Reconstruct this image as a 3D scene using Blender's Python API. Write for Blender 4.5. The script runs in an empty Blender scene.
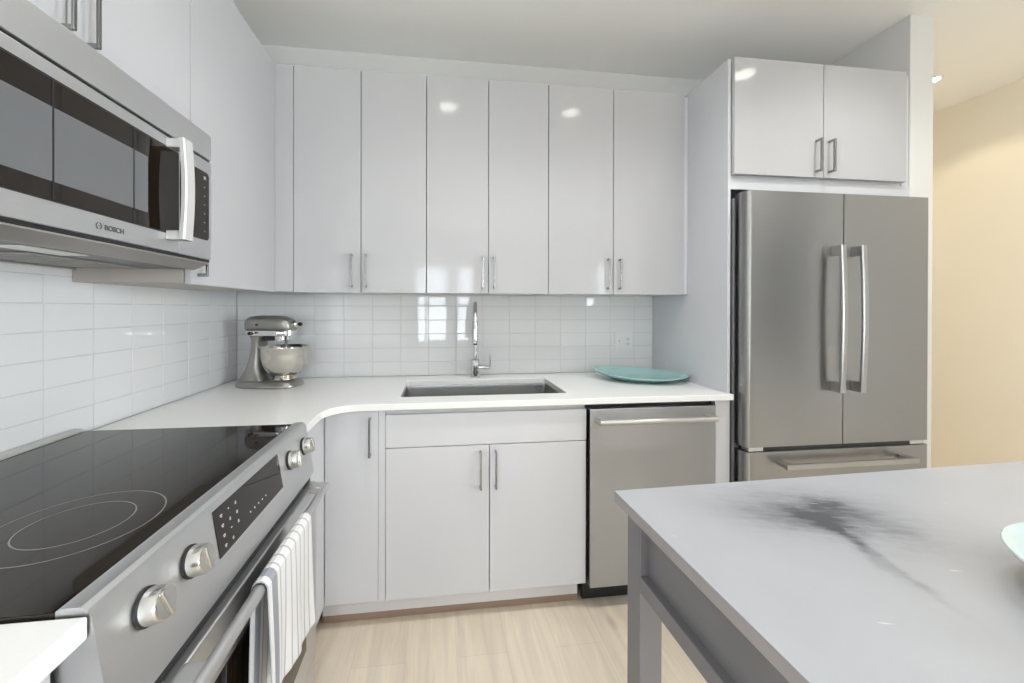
import bpy, bmesh, math, random
from mathutils import Vector, Matrix
random.seed(7)
sc = bpy.context.scene
COL = sc.collection
PI = math.pi

# ------------------------------------------------------------------ camera
cam_d = bpy.data.cameras.new('camera')
cam = bpy.data.objects.new('camera', cam_d); COL.objects.link(cam); sc.camera = cam
F, PX, PY = 387.609, 486.434, 309.471            # focal length and principal point, in pixels of a 1024x683 frame
cam_d.sensor_fit = 'HORIZONTAL'; cam_d.sensor_width = 36
cam_d.lens = F / 1024 * 36
cam_d.shift_x = (512 - PX) / 1024; cam_d.shift_y = (PY - 341.5) / 1024
cam_d.clip_start = .02; cam_d.clip_end = 200
YAW, PITCH, ROLL = .1229, -.0033, .0020
cam.matrix_world = (Matrix.Translation((1.0706, -2.2224, 1.2955)) @ Matrix.Rotation(-YAW, 4, 'Z')
                    @ Matrix.Rotation(PI/2 + PITCH, 4, 'X') @ Matrix.Rotation(ROLL, 4, 'Z'))

# ------------------------------------------------------------------ world, exposure, daylight
sc.view_settings.view_transform = 'Standard'; sc.view_settings.look = 'None'
sc.view_settings.exposure = -0.06; sc.view_settings.gamma = 1; sc.view_settings.use_curve_mapping = False
sc.cycles.use_denoising = True
sc.cycles.max_bounces = 10; sc.cycles.diffuse_bounces = 6; sc.cycles.glossy_bounces = 6
sc.cycles.sample_clamp_indirect = 6; sc.cycles.caustics_reflective = False
w = bpy.data.worlds.new('daylight'); sc.world = w; w.use_nodes = True
w.node_tree.nodes['Background'].inputs[0].default_value = (.80, .89, 1, 1)
w.node_tree.nodes['Background'].inputs[1].default_value = 2.0

def area(name, loc, rot, sx, sy, power, col=(1, 1, 1), shape='RECTANGLE', spread=PI):
    l = bpy.data.lights.new(name, 'AREA'); l.shape = shape; l.size = sx; l.size_y = sy
    l.energy = power; l.color = col; l.spread = spread
    o = bpy.data.objects.new(name, l); COL.objects.link(o); o.location = loc; o.rotation_euler = rot
    return o
CEIL = 2.716
REAR = -6.2
XR = 4.64
DAY = (.885, .945, 1)
# windows: (wall, from, to, sill, head); left and right ones are unseen, added for light
WIN = [('rear', .60, 1.27, .55, 2.15), ('rear', 1.45, 1.78, .55, 2.15), ('left', -5.4, -3.9, .75, 2.2), ('right', -5.2, -2.7, .45, 2.35), ('rear', 4.36, 4.62, 1.33, 2.25)]
WPOW = [44, 22, 135, 300, 11]
for (wl, a, b, z0, z1), pw in zip(WIN, WPOW):
    c, z = (a+b)/2, (z0+z1)/2
    if wl == 'rear': area('daylight', (c, REAR-.16, z), (PI/2, 0, 0), b-a, z1-z0, pw, DAY)
    if wl == 'left': area('daylight', (-.16, c, z), (PI/2, 0, -PI/2), b-a, z1-z0, pw, DAY)  # added fill light, set in a made-up window
    if wl == 'right': area('daylight', (XR+.16, c, z), (PI/2, 0, PI/2), b-a, z1-z0, pw, DAY)  # added fill light for the front of the room, in a made-up window

# ------------------------------------------------------------------ materials
def new_mat(name):
    m = bpy.data.materials.new(name); m.use_nodes = True
    return m, m.node_tree, m.node_tree.nodes['Principled BSDF']
def N(nt, t, **kw):
    n = nt.nodes.new(t)
    for k, v in kw.items():
        if k.startswith('i_'):
            k = k[2:]; n.inputs[int(k) if k.isdigit() else k.replace('_', ' ')].default_value = v
        else: setattr(n, k, v)
    return n
def mat(name, col, rough=.5, metal=0, spec=.5, noise=0, nscale=8, bump=0, bscale=60, coat=0, stretch=(1, 1, 1)):
    m, nt, b = new_mat(name)
    b.inputs['Base Color'].default_value = (*col, 1); b.inputs['Roughness'].default_value = rough
    b.inputs['Metallic'].default_value = metal; b.inputs['Specular IOR Level'].default_value = spec
    b.inputs['Coat Weight'].default_value = coat; b.inputs['Coat Roughness'].default_value = .03
    tc = N(nt, 'ShaderNodeTexCoord'); mp = N(nt, 'ShaderNodeMapping'); mp.inputs['Scale'].default_value = stretch
    nt.links.new(tc.outputs['Object'], mp.inputs['Vector'])
    if noise:
        n = N(nt, 'ShaderNodeTexNoise', i_Scale=nscale, i_Detail=4.0); nt.links.new(mp.outputs[0], n.inputs['Vector'])
        mr = N(nt, 'ShaderNodeMapRange'); mr.inputs['To Min'].default_value = 1-noise; mr.inputs['To Max'].default_value = 1+noise
        nt.links.new(n.outputs['Fac'], mr.inputs['Value'])
        mx = N(nt, 'ShaderNodeMix', data_type='RGBA', blend_type='MULTIPLY'); mx.inputs['Factor'].default_value = 1
        mx.inputs['A'].default_value = (*col, 1); nt.links.new(mr.outputs[0], mx.inputs['B'])
        nt.links.new(mx.outputs['Result'], b.inputs['Base Color'])
    if bump:
        n2 = N(nt, 'ShaderNodeTexNoise', i_Scale=bscale, i_Detail=3.0); nt.links.new(mp.outputs[0], n2.inputs['Vector'])
        bp = N(nt, 'ShaderNodeBump'); bp.inputs['Strength'].default_value = bump; bp.inputs['Distance'].default_value = .002
        nt.links.new(n2.outputs['Fac'], bp.inputs['Height']); nt.links.new(bp.outputs[0], b.inputs['Normal'])
    return m
M = {}
M['paint'] = mat('white wall paint', (.70, .70, .69), .6, noise=.02, nscale=3, bump=.03, bscale=180)
M['ceil'] = mat('ceiling paint', (.92, .92, .90), .7, noise=.02, nscale=2)
M['hall'] = mat('cream wall paint', (.85, .785, .66), .6, noise=.02, nscale=3, bump=.03, bscale=180)
M['gloss'] = mat('white gloss lacquer', (.465, .465, .477), .08, spec=.35, noise=.008, nscale=2, bump=.012, bscale=5)
M['satin'] = mat('white satin laminate', (.61, .615, .645), .28, noise=.008, nscale=2)
M['carcass'] = mat('white cabinet carcass', (.62, .62, .62), .4, noise=.01)
M['taupe'] = mat('taupe laminate', (.40, .365, .335), .45, noise=.03)
M['toe'] = mat('grey white toe board', (.66, .65, .66), .4, noise=.03)
M['shoe'] = mat('brown wood strip', (.30, .21, .16), .5, noise=.2, nscale=6, stretch=(1, 8, 8))
M['tile'] = mat('glazed white tile', (.74, .745, .745), .035, noise=.01, nscale=3, bump=.015, bscale=9)
M['grout'] = mat('pale grey grout', (.60, .60, .59), .8, noise=.05, nscale=60)
M['quartz'] = mat('white quartz', (.81, .81, .805), .25, noise=.015, nscale=90)
def steel(name, col, rough, stretch, bump=.02, rot=.25, aniso=.75):
    m = mat(name, col, rough, 1, noise=.035, nscale=14, bump=bump, bscale=24, stretch=stretch)
    b = m.node_tree.nodes['Principled BSDF']; b.inputs['Anisotropic'].default_value = aniso; b.inputs['Anisotropic Rotation'].default_value = rot
    tg = N(m.node_tree, 'ShaderNodeTangent', direction_type='RADIAL', axis='Z'); m.node_tree.links.new(tg.outputs[0], b.inputs['Tangent'])
    return m
M['steel'] = steel('brushed stainless steel', (.34, .337, .33), .30, (1, 1, 30))
M['steel_h'] = steel('brushed steel with level grain', (.60, .595, .58), .30, (30, 1, 1))
M['steel_v'] = steel('brushed steel with upright grain', (.43, .435, .445), .36, (1, 1, 30), aniso=.95)
M['range_steel'] = mat('satin range steel', (.64, .645, .655), .42, 1, noise=.03, nscale=20, stretch=(20, 1, 20))
M['palesteel'] = mat('pale satin trim', (.60, .60, .585), .42, .3, noise=.02)
M['sink'] = mat('satin sink steel', (.37, .37, .365), .25, 1, noise=.06, nscale=10, stretch=(6, 6, 1))
M['handle'] = mat('brushed nickel', (.33, .33, .33), .22, 1, noise=.03)
M['chrome'] = mat('polished chrome', (.72, .72, .72), .06, 1, noise=.01)
M['black'] = mat('black plastic', (.012, .012, .013), .4, noise=.1)
M['darkgrey'] = mat('dark grey enamel', (.07, .07, .072), .35, noise=.05)
M['lip'] = mat('taupe satin metal', (.36, .34, .32), .4, .6, noise=.03)
M['greyplastic'] = mat('grey plastic', (.28, .27, .25), .45, noise=.05)
M['fridgeside'] = mat('grey fridge enamel', (.20, .20, .205), .4, noise=.03)
M['pullsteel'] = mat('brushed steel pull', (.44, .435, .425), .3, 1, noise=.03)
M['blackglass'] = mat('black glass', (.011, .0075, .005), .04, spec=.42, noise=.1)
M['ring'] = mat('burner marking', (.22, .21, .20), .3, noise=.05)
M['screen'] = mat('grey screened glass', (.115, .119, .126), .12, spec=.6, noise=.03)
M['glyph'] = mat('pale printed marks', (.62, .62, .62), .5, noise=.02)
M['ink'] = mat('dark printed lettering', (.09, .09, .09), .5, noise=.02)
M['mixer'] = mat('pewter metallic paint', (.27, .265, .245), .3, .65, coat=.6, noise=.03, nscale=200)
M['bowlsteel'] = mat('polished steel bowl', (.68, .65, .59), .14, 1, noise=.02)
M['teal'] = mat('teal glaze', (.29, .50, .485), .18, coat=.4, noise=.10, nscale=14)
M['aqua'] = mat('pale aqua glaze', (.46, .545, .545), .2, coat=.4, noise=.03, nscale=20)
M['olive'] = mat('olive glaze', (.40, .37, .22), .25, coat=.3, noise=.15, nscale=10)
M['edge'] = mat('taupe table edge', (.36, .335, .325), .4, noise=.06, nscale=30)
M['knobsteel'] = mat('bright turned steel', (.62, .61, .59), .25, 1, noise=.03)
M['islandwood'] = mat('grey painted wood', (.20, .193, .203), .4, noise=.05, nscale=10, stretch=(6, 1, 1))
M['outlet'] = mat('white outlet plastic', (.74, .74, .73), .35, noise=.01)
M['winframe'] = mat('white window frame', (.8, .8, .8), .4, noise=.01)
M['bezel'] = mat('white light trim', (.82, .82, .80), .4, noise=.01)
def emit(name, col, s):
    m, nt, b = new_mat(name); b.inputs['Base Color'].default_value = (*col, 1)
    b.inputs['Emission Color'].default_value = (*col, 1); b.inputs['Emission Strength'].default_value = s
    return m
M['lamp'] = emit('lit lamp lens', (1, .95, .86), 14)
def glass_mat():
    m = bpy.data.materials.new('window glass'); m.use_nodes = True; nt = m.node_tree
    nt.nodes.remove(nt.nodes['Principled BSDF'])
    t = N(nt, 'ShaderNodeBsdfTransparent'); g = N(nt, 'ShaderNodeBsdfGlossy'); g.inputs['Roughness'].default_value = .01
    f = N(nt, 'ShaderNodeFresnel', i_IOR=1.45); mx = N(nt, 'ShaderNodeMixShader')
    nt.links.new(f.outputs[0], mx.inputs[0]); nt.links.new(t.outputs[0], mx.inputs[1]); nt.links.new(g.outputs[0], mx.inputs[2])
    nt.links.new(mx.outputs[0], nt.nodes['Material Output'].inputs[0])
    return m
M['glass'] = glass_mat()

def floor_mat():
    m, nt, b = new_mat('light oak planks'); L = nt.links.new
    tc = N(nt, 'ShaderNodeTexCoord')
    mp = N(nt, 'ShaderNodeMapping'); mp.inputs['Rotation'].default_value = (0, 0, PI/2)
    L(tc.outputs['Object'], mp.inputs['Vector'])
    br = N(nt, 'ShaderNodeTexBrick', offset=.37, offset_frequency=2)
    br.inputs['Color1'].default_value = (.79, .70, .57, 1); br.inputs['Color2'].default_value = (.745, .655, .525, 1)
    br.inputs['Mortar'].default_value = (.68, .59, .465, 1); br.inputs['Scale'].default_value = 1
    br.inputs['Mortar Size'].default_value = .0012; br.inputs['Brick Width'].default_value = 1.25; br.inputs['Row Height'].default_value = .19
    br.inputs['Bias'].default_value = 0
    L(mp.outputs[0], br.inputs['Vector'])
    m2 = N(nt, 'ShaderNodeMapping'); m2.inputs['Scale'].default_value = (11, .9, 1); L(tc.outputs['Object'], m2.inputs['Vector'])
    n1 = N(nt, 'ShaderNodeTexNoise', i_Scale=2.2, i_Detail=7.0, i_Roughness=.6, i_Distortion=.6); L(m2.outputs[0], n1.inputs['Vector'])
    mr = N(nt, 'ShaderNodeMapRange'); mr.inputs['From Min'].default_value = .3; mr.inputs['From Max'].default_value = .7
    mr.inputs['To Min'].default_value = .85; mr.inputs['To Max'].default_value = 1.10; L(n1.outputs['Fac'], mr.inputs['Value'])
    mx = N(nt, 'ShaderNodeMix', data_type='RGBA', blend_type='MULTIPLY'); mx.inputs['Factor'].default_value = 1
    L(br.outputs['Color'], mx.inputs['A']); L(mr.outputs[0], mx.inputs['B'])
    # knots
    m3 = N(nt, 'ShaderNodeMapping'); m3.inputs['Scale'].default_value = (3.2, 1.7, 1); L(tc.outputs['Object'], m3.inputs['Vector'])
    vo = N(nt, 'ShaderNodeTexVoronoi', i_Scale=1.0); L(m3.outputs[0], vo.inputs['Vector'])
    k = N(nt, 'ShaderNodeMapRange'); k.inputs['From Min'].default_value = .01; k.inputs['From Max'].default_value = .10
    k.inputs['To Min'].default_value = .8; k.inputs['To Max'].default_value = 0; L(vo.outputs['Distance'], k.inputs['Value'])
    mk = N(nt, 'ShaderNodeMix', data_type='RGBA'); L(k.outputs[0], mk.inputs['Factor'])
    L(mx.outputs['Result'], mk.inputs['A']); mk.inputs['B'].default_value = (.36, .27, .19, 1)
    L(mk.outputs['Result'], b.inputs['Base Color']); b.inputs['Roughness'].default_value = .42
    return m
M['floor'] = floor_mat()

def island_top_mat():
    m, nt, b = new_mat('honed grey stone'); L = nt.links.new
    tc = N(nt, 'ShaderNodeTexCoord')
    # a smoky diagonal vein with feathered edges, running from the far middle of the slab towards its near right
    mp = N(nt, 'ShaderNodeMapping'); mp.inputs['Location'].default_value = (-.32, .17, 0)
    L(tc.outputs['Object'], mp.inputs['Vector'])
    rot = N(nt, 'ShaderNodeMapping'); rot.inputs['Rotation'].default_value = (0, 0, math.radians(VEIN)); L(mp.outputs[0], rot.inputs['Vector'])
    wn = N(nt, 'ShaderNodeTexNoise', i_Scale=9.0, i_Detail=6.0, i_Roughness=.65); L(rot.outputs[0], wn.inputs['Vector'])
    sub = N(nt, 'ShaderNodeVectorMath', operation='SUBTRACT'); L(wn.outputs['Color'], sub.inputs[0]); sub.inputs[1].default_value = (.5, .5, .5)
    scl = N(nt, 'ShaderNodeVectorMath', operation='MULTIPLY'); L(sub.outputs[0], scl.inputs[0]); scl.inputs[1].default_value = (.12, .09, 0)
    add = N(nt, 'ShaderNodeVectorMath', operation='ADD'); L(rot.outputs[0], add.inputs[0]); L(scl.outputs[0], add.inputs[1])
    sx = N(nt, 'ShaderNodeSeparateXYZ'); L(add.outputs[0], sx.inputs[0])
    def mth(op, a, bb=None, **k):
        n = N(nt, 'ShaderNodeMath', operation=op)
        for i, v in enumerate((a, bb)):
            if v is None: continue
            if isinstance(v, (int, float)): n.inputs[i].default_value = v
            else: L(v, n.inputs[i])
        return n.outputs[0]
    def blob(cx, cy, rx, ry):
        u = mth('DIVIDE', mth('SUBTRACT', sx.outputs[0], cx), rx); v = mth('DIVIDE', mth('SUBTRACT', sx.outputs[1], cy), ry)
        d = mth('ADD', mth('MULTIPLY', u, u), mth('MULTIPLY', v, v))
        return mth('EXPONENT', mth('MULTIPLY', d, -1.0))
    tot = None
    for (cx, cy, rx, ry, a) in BLOBS:
        t = mth('MULTIPLY', blob(cx, cy, rx, ry), a); tot = t if tot is None else mth('ADD', tot, t)
    sm = N(nt, 'ShaderNodeMapping'); sm.inputs['Scale'].default_value = (34, 7, 1); L(rot.outputs[0], sm.inputs['Vector'])
    sn = N(nt, 'ShaderNodeTexNoise', i_Scale=1.6, i_Detail=6.0, i_Roughness=.7); L(sm.outputs[0], sn.inputs['Vector'])
    mr = N(nt, 'ShaderNodeMapRange'); mr.inputs['From Min'].default_value = .3; mr.inputs['From Max'].default_value = .7
    mr.inputs['To Min'].default_value = .45; mr.inputs['To Max'].default_value = 1.25; L(sn.outputs['Fac'], mr.inputs['Value'])
    fac = N(nt, 'ShaderNodeMath', operation='MULTIPLY', use_clamp=True); L(tot, fac.inputs[0]); L(mr.outputs[0], fac.inputs[1])
    cl = N(nt, 'ShaderNodeTexNoise', i_Scale=5.0, i_Detail=5.0); L(tc.outputs['Object'], cl.inputs['Vector'])
    c0 = N(nt, 'ShaderNodeMix', data_type='RGBA'); L(cl.outputs['Fac'], c0.inputs['Factor'])
    c0.inputs['A'].default_value = (.36, .37, .395, 1); c0.inputs['B'].default_value = (.445, .455, .48, 1)
    c1 = N(nt, 'ShaderNodeMix', data_type='RGBA'); L(fac.outputs[0], c1.inputs['Factor'])
    L(c0.outputs['Result'], c1.inputs['A']); c1.inputs['B'].default_value = (.075, .079, .09, 1)
    # short pale scratches
    s2 = N(nt, 'ShaderNodeMapping'); s2.inputs['Scale'].default_value = (80, 12, 1); L(rot.outputs[0], s2.inputs['Vector'])
    n3 = N(nt, 'ShaderNodeTexNoise', i_Scale=1.3, i_Detail=2.0); L(s2.outputs[0], n3.inputs['Vector'])
    r3 = N(nt, 'ShaderNodeMapRange'); r3.inputs['From Min'].default_value = .74; r3.inputs['From Max'].default_value = .80
    r3.inputs['To Max'].default_value = .6; L(n3.outputs['Fac'], r3.inputs['Value'])
    c2 = N(nt, 'ShaderNodeMix', data_type='RGBA'); L(r3.outputs[0], c2.inputs['Factor'])
    L(c1.outputs['Result'], c2.inputs['A']); c2.inputs['B'].default_value = (.72, .73, .75, 1)
    L(c2.outputs['Result'], b.inputs['Base Color']); b.inputs['Roughness'].default_value = .33
    return m
VEIN = 107.3
BLOBS = [(-.08, .045, .032, .030, .80), (0, -.005, .038, .042, .95), (-.02, -.07, .05, .09, .42), (.065, .004, .06, .014, .65), (.14, .018, .055, .008, .35), (-.03, .06, .08, .08, .42), (-.05, .02, .10, .17, .36)]
M['islandtop'] = island_top_mat()

def towel_mat():
    m, nt, b = new_mat('striped cotton'); L = nt.links.new
    uv = N(nt, 'ShaderNodeUVMap', uv_map='cloth'); sp = N(nt, 'ShaderNodeSeparateXYZ'); L(uv.outputs[0], sp.inputs[0])
    # narrow grey stripes, and one broad blue grey band at the near selvedge (u = metres from it)
    md = N(nt, 'ShaderNodeMath', operation='PINGPONG'); L(sp.outputs[0], md.inputs[0]); md.inputs[1].default_value = .0145
    r = N(nt, 'ShaderNodeMapRange'); r.inputs['From Min'].default_value = .0015; r.inputs['From Max'].default_value = .0035
    r.inputs['To Min'].default_value = .75; r.inputs['To Max'].default_value = 0; L(md.outputs[0], r.inputs['Value'])
    band = N(nt, 'ShaderNodeMath', operation='COMPARE'); L(sp.outputs[0], band.inputs[0]); band.inputs[1].default_value = .030; band.inputs[2].default_value = .013
    mx = N(nt, 'ShaderNodeMath', operation='MAXIMUM'); L(r.outputs[0], mx.inputs[0]); L(band.outputs[0], mx.inputs[1])
    c = N(nt, 'ShaderNodeMix', data_type='RGBA'); L(mx.outputs[0], c.inputs['Factor'])
    c.inputs['A'].default_value = (.80, .80, .81, 1); c.inputs['B'].default_value = (.33, .35, .39, 1)
    L(c.outputs['Result'], b.inputs['Base Color']); b.inputs['Roughness'].default_value = .9
    tc = N(nt, 'ShaderNodeTexCoord'); n = N(nt, 'ShaderNodeTexNoise', i_Scale=500.0); L(tc.outputs['Object'], n.inputs['Vector'])
    bp = N(nt, 'ShaderNodeBump'); bp.inputs['Strength'].default_value = .3; bp.inputs['Distance'].default_value = .001
    L(n.outputs['Fac'], bp.inputs['Height']); L(bp.outputs[0], b.inputs['Normal'])
    return m
M['towel'] = towel_mat()

# ------------------------------------------------------------------ helpers
def merge(bm, t, mx=None):
    if mx is not None: bmesh.ops.transform(t, matrix=mx, verts=t.verts)
    me = bpy.data.meshes.new('tmp'); t.to_mesh(me); bm.from_mesh(me); bpy.data.meshes.remove(me); t.free()
def box(bm, x0, x1, y0, y1, z0, z1, bev=0, seg=2, mx=None):
    t = bmesh.new(); bmesh.ops.create_cube(t, size=1)
    for v in t.verts: v.co = ((x0+x1)/2 + v.co.x*(x1-x0), (y0+y1)/2 + v.co.y*(y1-y0), (z0+z1)/2 + v.co.z*(z1-z0))
    if bev: bmesh.ops.bevel(t, geom=t.edges[:], offset=min(bev, abs(x1-x0)*.45, abs(y1-y0)*.45, abs(z1-z0)*.45), segments=seg, profile=.5, affect='EDGES')
    merge(bm, t, mx)
def prism(bm, pts, h0, h1, axis='z', bev=0, seg=2, mx=None):
    """polygon pts extruded along an axis; pts are (y,z) for x, (x,z) for y, (x,y) for z"""
    t = bmesh.new()
    f = {'z': lambda p, h: (p[0], p[1], h), 'y': lambda p, h: (p[0], h, p[1]), 'x': lambda p, h: (h, p[0], p[1])}[axis]
    a = [t.verts.new(f(p, h0)) for p in pts]; b = [t.verts.new(f(p, h1)) for p in pts]; n = len(pts)
    t.faces.new(a); t.faces.new(b[::-1])
    for i in range(n): t.faces.new((a[i], b[i], b[(i+1) % n], a[(i+1) % n])[::-1])
    bmesh.ops.recalc_face_normals(t, faces=t.faces)
    if bev: bmesh.ops.bevel(t, geom=t.edges[:], offset=bev, segments=seg, profile=.5, affect='EDGES')
    merge(bm, t, mx)
def lathe(bm, prof, seg=40, mx=None, close=False):
    t = bmesh.new(); rings = []
    for r, z in prof:
        if r < 1e-6: rings.append([t.verts.new((0, 0, z))])
        else: rings.append([t.verts.new((r*math.cos(2*PI*i/seg), r*math.sin(2*PI*i/seg), z)) for i in range(seg)])
    for A, B in zip(rings, rings[1:]):
        for i in range(seg):
            j = (i+1) % seg
            if len(A) == 1 and len(B) == 1: continue
            if len(A) == 1: t.faces.new((A[0], B[j], B[i]))
            elif len(B) == 1: t.faces.new((A[i], A[j], B[0]))
            else: t.faces.new((A[i], A[j], B[j], B[i]))
    bmesh.ops.recalc_face_normals(t, faces=t.faces)
    merge(bm, t, mx)
def tube(bm, pts, rad, seg=14, cap=True, sx=1, sy=1):
    """round (or flattened) bar swept along points; rad a number or one per point"""
    t = bmesh.new(); pts = [Vector(p) for p in pts]; n = len(pts)
    rad = rad if isinstance(rad, (list, tuple)) else [rad]*n
    up = None; rings = []
    for i, p in enumerate(pts):
        d = (pts[min(i+1, n-1)] - pts[max(i-1, 0)]).normalized()
        if up is None:
            up = Vector((0, 0, 1)) if abs(d.z) < .9 else Vector((0, 1, 0))
        s = d.cross(up).normalized(); u2 = s.cross(d).normalized(); up = u2
        rings.append([t.verts.new(p + rad[i]*(sx*s*math.cos(2*PI*k/seg) + sy*u2*math.sin(2*PI*k/seg))) for k in range(seg)])
    for A, B in zip(rings, rings[1:]):
        for k in range(seg): t.faces.new((A[k], A[(k+1) % seg], B[(k+1) % seg], B[k]))
    if cap: t.faces.new(rings[0][::-1]); t.faces.new(rings[-1])
    bmesh.ops.recalc_face_normals(t, faces=t.faces)
    merge(bm, t)
def loft(bm, rings, cap=True):
    t = bmesh.new(); R = [[t.verts.new(p) for p in r] for r in rings]; n = len(R[0])
    for A, B in zip(R, R[1:]):
        for k in range(n): t.faces.new((A[k], A[(k+1) % n], B[(k+1) % n], B[k]))
    if cap: t.faces.new(R[0][::-1]); t.faces.new(R[-1])
    bmesh.ops.recalc_face_normals(t, faces=t.faces)
    merge(bm, t)
LOC = {}
def base(o):
    while o.parent: o = o.parent
    return LOC.get(o.name, Vector((0, 0, 0)))
def obj(name, bm, m, parent=None, label=None, ang=20):
    """links bm as one mesh object; its vertices are in world coordinates unless the thing was made with local=True"""
    if parent is not None:
        bmesh.ops.translate(bm, vec=-base(parent), verts=bm.verts)
    me = bpy.data.meshes.new(name); bm.to_mesh(me); bm.free()
    for p in me.polygons: p.use_smooth = True
    me.set_sharp_from_angle(angle=math.radians(ang))
    me.materials.append(M[m] if isinstance(m, str) else m)
    o = bpy.data.objects.new(name, me); COL.objects.link(o); o.parent = parent
    if label: o['label'] = label
    return o
def tag(o, label, cat, group=None):
    o['label'] = label; o['category'] = cat
    if group: o['group'] = group
    return o
def thing(name, label, cat, loc, group=None, rotz=0, local=False):
    o = bpy.data.objects.new(name, None); COL.objects.link(o); o.location = loc; o.rotation_euler = (0, 0, rotz)
    o.empty_display_size = .05
    LOC[o.name] = Vector((0, 0, 0)) if local else Vector(loc)
    return tag(o, label, cat, group)
def solo(name, bm, m, label, cat, loc, group=None):
    bmesh.ops.translate(bm, vec=-Vector(loc), verts=bm.verts)
    o = obj(name, bm, m); o.location = loc; LOC[o.name] = Vector(loc)
    return tag(o, label, cat, group)
def struct(name, bm, m, parent=None):
    o = obj(name, bm, m, parent); o['kind'] = 'structure'; return o
def B(*a, **k):
    bm = bmesh.new(); box(bm, *a, **k); return bm

# ------------------------------------------------------------------ room shell
WB = .009                                  # wall plane lies behind the tile faces (tile faces are at y = 0 and x = 0)
struct('floor', B(-.3, XR+.2, REAR-.3, 1.7, -.1, 0), 'floor')
struct('ceiling', B(-.3, XR+.2, REAR-.3, 1.7, CEIL, CEIL+.12), 'ceil')
struct('wall_back', B(-.15, 3.327, WB, .13, 0, CEIL), 'paint')
def wall_with_holes(axis, c0, c1, a0, a1, holes):
    bm = bmesh.new()
    def put(p, q, z0, z1):
        if q-p < 1e-5 or z1-z0 < 1e-5: return
        if axis == 'y': box(bm, p, q, c0, c1, z0, z1)
        else: box(bm, c0, c1, p, q, z0, z1)
    cur = a0
    for (p, q, z0, z1) in sorted(holes):
        put(cur, p, 0, CEIL); put(p, q, 0, z0); put(p, q, z1, CEIL); cur = q
    put(cur, a1, 0, CEIL)
    return bm
H = lambda wl: [(a, b, z0, z1) for (w_, a, b, z0, z1) in WIN if w_ == wl]
struct('wall_left', wall_with_holes('x', -.15, -WB, REAR, WB, H('left')), 'paint')
struct('wall_rear', wall_with_holes('y', REAR-.13, REAR, -.15, XR+.15, H('rear')), 'paint')
struct('wall_right', wall_with_holes('x', XR, XR+.13, REAR, -1.2, H('right')), 'paint')
struct('wall_hall_side', B(XR, XR+.13, -1.2, 1.6, 0, CEIL), 'hall')
struct('wall_hall', B(3.459, XR, 1.5, 1.6, 0, CEIL), 'hall')
struct('wall_end', B(3.3263, 3.459, -.614, 1.5, 0, CEIL, bev=.003), 'paint')
for i, (wl, a, b, z0, z1) in enumerate(WIN):
    def fb(p, q, u, v, d0, d1, bm):        # d measured inwards from the room face of the wall
        if wl == 'rear': box(bm, p, q, REAR+d0, REAR+d1, u, v, bev=.003)
        if wl == 'left': box(bm, -WB+d0, -WB+d1, p, q, u, v, bev=.003)
        if wl == 'right': box(bm, XR-d1, XR-d0, p, q, u, v, bev=.003)
    bm = bmesh.new(); t = .045
    fb(a, a+t, z0, z1, -.09, -.03, bm); fb(b-t, b, z0, z1, -.09, -.03, bm); fb(a+t, b-t, z0, z0+t, -.09, -.03, bm); fb(a+t, b-t, z1-t, z1, -.09, -.03, bm)
    fb(a+t, b-t, (z0+z1)/2-.02, (z0+z1)/2+.02, -.085, -.04, bm)
    if b-a > .6:
        n = max(2, round((b-a)/.45))
        if i == 0: fb(.79, .83, z0+t, z1-t, -.085, -.04, bm)
        else:
            for k in range(1, n): fb(a+(b-a)*k/n-.02, a+(b-a)*k/n+.02, z0+t, z1-t, -.085, -.04, bm)
    wf = struct('window_%d' % (i+1), bm, 'winframe')  # left and right wall windows are made up to let in more light
    bm = bmesh.new(); fb(a+.02, b-.02, z0+.02, z1-.02, -.064, -.060, bm); struct('pane', bm, 'glass', wf)
    bm = bmesh.new(); fb(a-.03, b+.03, z0-.03, z0-.001, 0, .05, bm); struct('window_sill', bm, 'winframe', wf)

# glazed tiles laid in a straight grid, 3 x 6 inch
TP, TQ, ZC = .1545, .0785, .914
def tiles(plane, lines, a_end, rows, ztop):
    bm = bmesh.new(); g = .0011
    for a, b in zip(lines, lines[1:]):
        a, b = min(a, b), max(a, b)
        for r in range(rows):
            z0, z1 = ZC+TQ*r, min(ZC+TQ*(r+1), ztop)
            if z1-z0 < .006: continue
            tx, ty = random.gauss(0, .0009), random.gauss(0, .0009)
            c = Vector(((a+b)/2, 0, (z0+z1)/2))
            mx = Matrix.Translation(c) @ Matrix.Rotation(tx, 4, 'X') @ Matrix.Rotation(ty, 4, 'Z') @ Matrix.Translation(-c)
            if plane == 'x': mx = Matrix.Rotation(PI/2, 4, 'Z') @ mx      # (a, y) -> (-y, a)
            box(bm, a+g, b-g, 0, .0075, z0+g, z1-g, bev=.0012, seg=2, mx=mx)
    return bm
lx = [0.001, .0883] + [.0883+TP*k for k in range(1, 15)] + [2.3665]
wb = bpy.data.objects['wall_back']; wlft = bpy.data.objects['wall_left']
struct('tile_backsplash', tiles('y', lx, 0, 6, 1.3705), 'tile', wb)
struct('tile_grout', B(.0, 2.3675, .0015, WB-.0005, ZC, 1.3705), 'grout', wb)
ly = [-.001] + [-(.5601-.1545*3 + TP*m) for m in range(0, 17)]
bmz = tiles('x', ly, 0, 7, 1.428)
struct('tile_backsplash', bmz, 'tile', wlft)
struct('tile_grout', B(-WB+.0005, -.0015, -2.57, -.0005, ZC, 1.428), 'grout', wlft)

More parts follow.
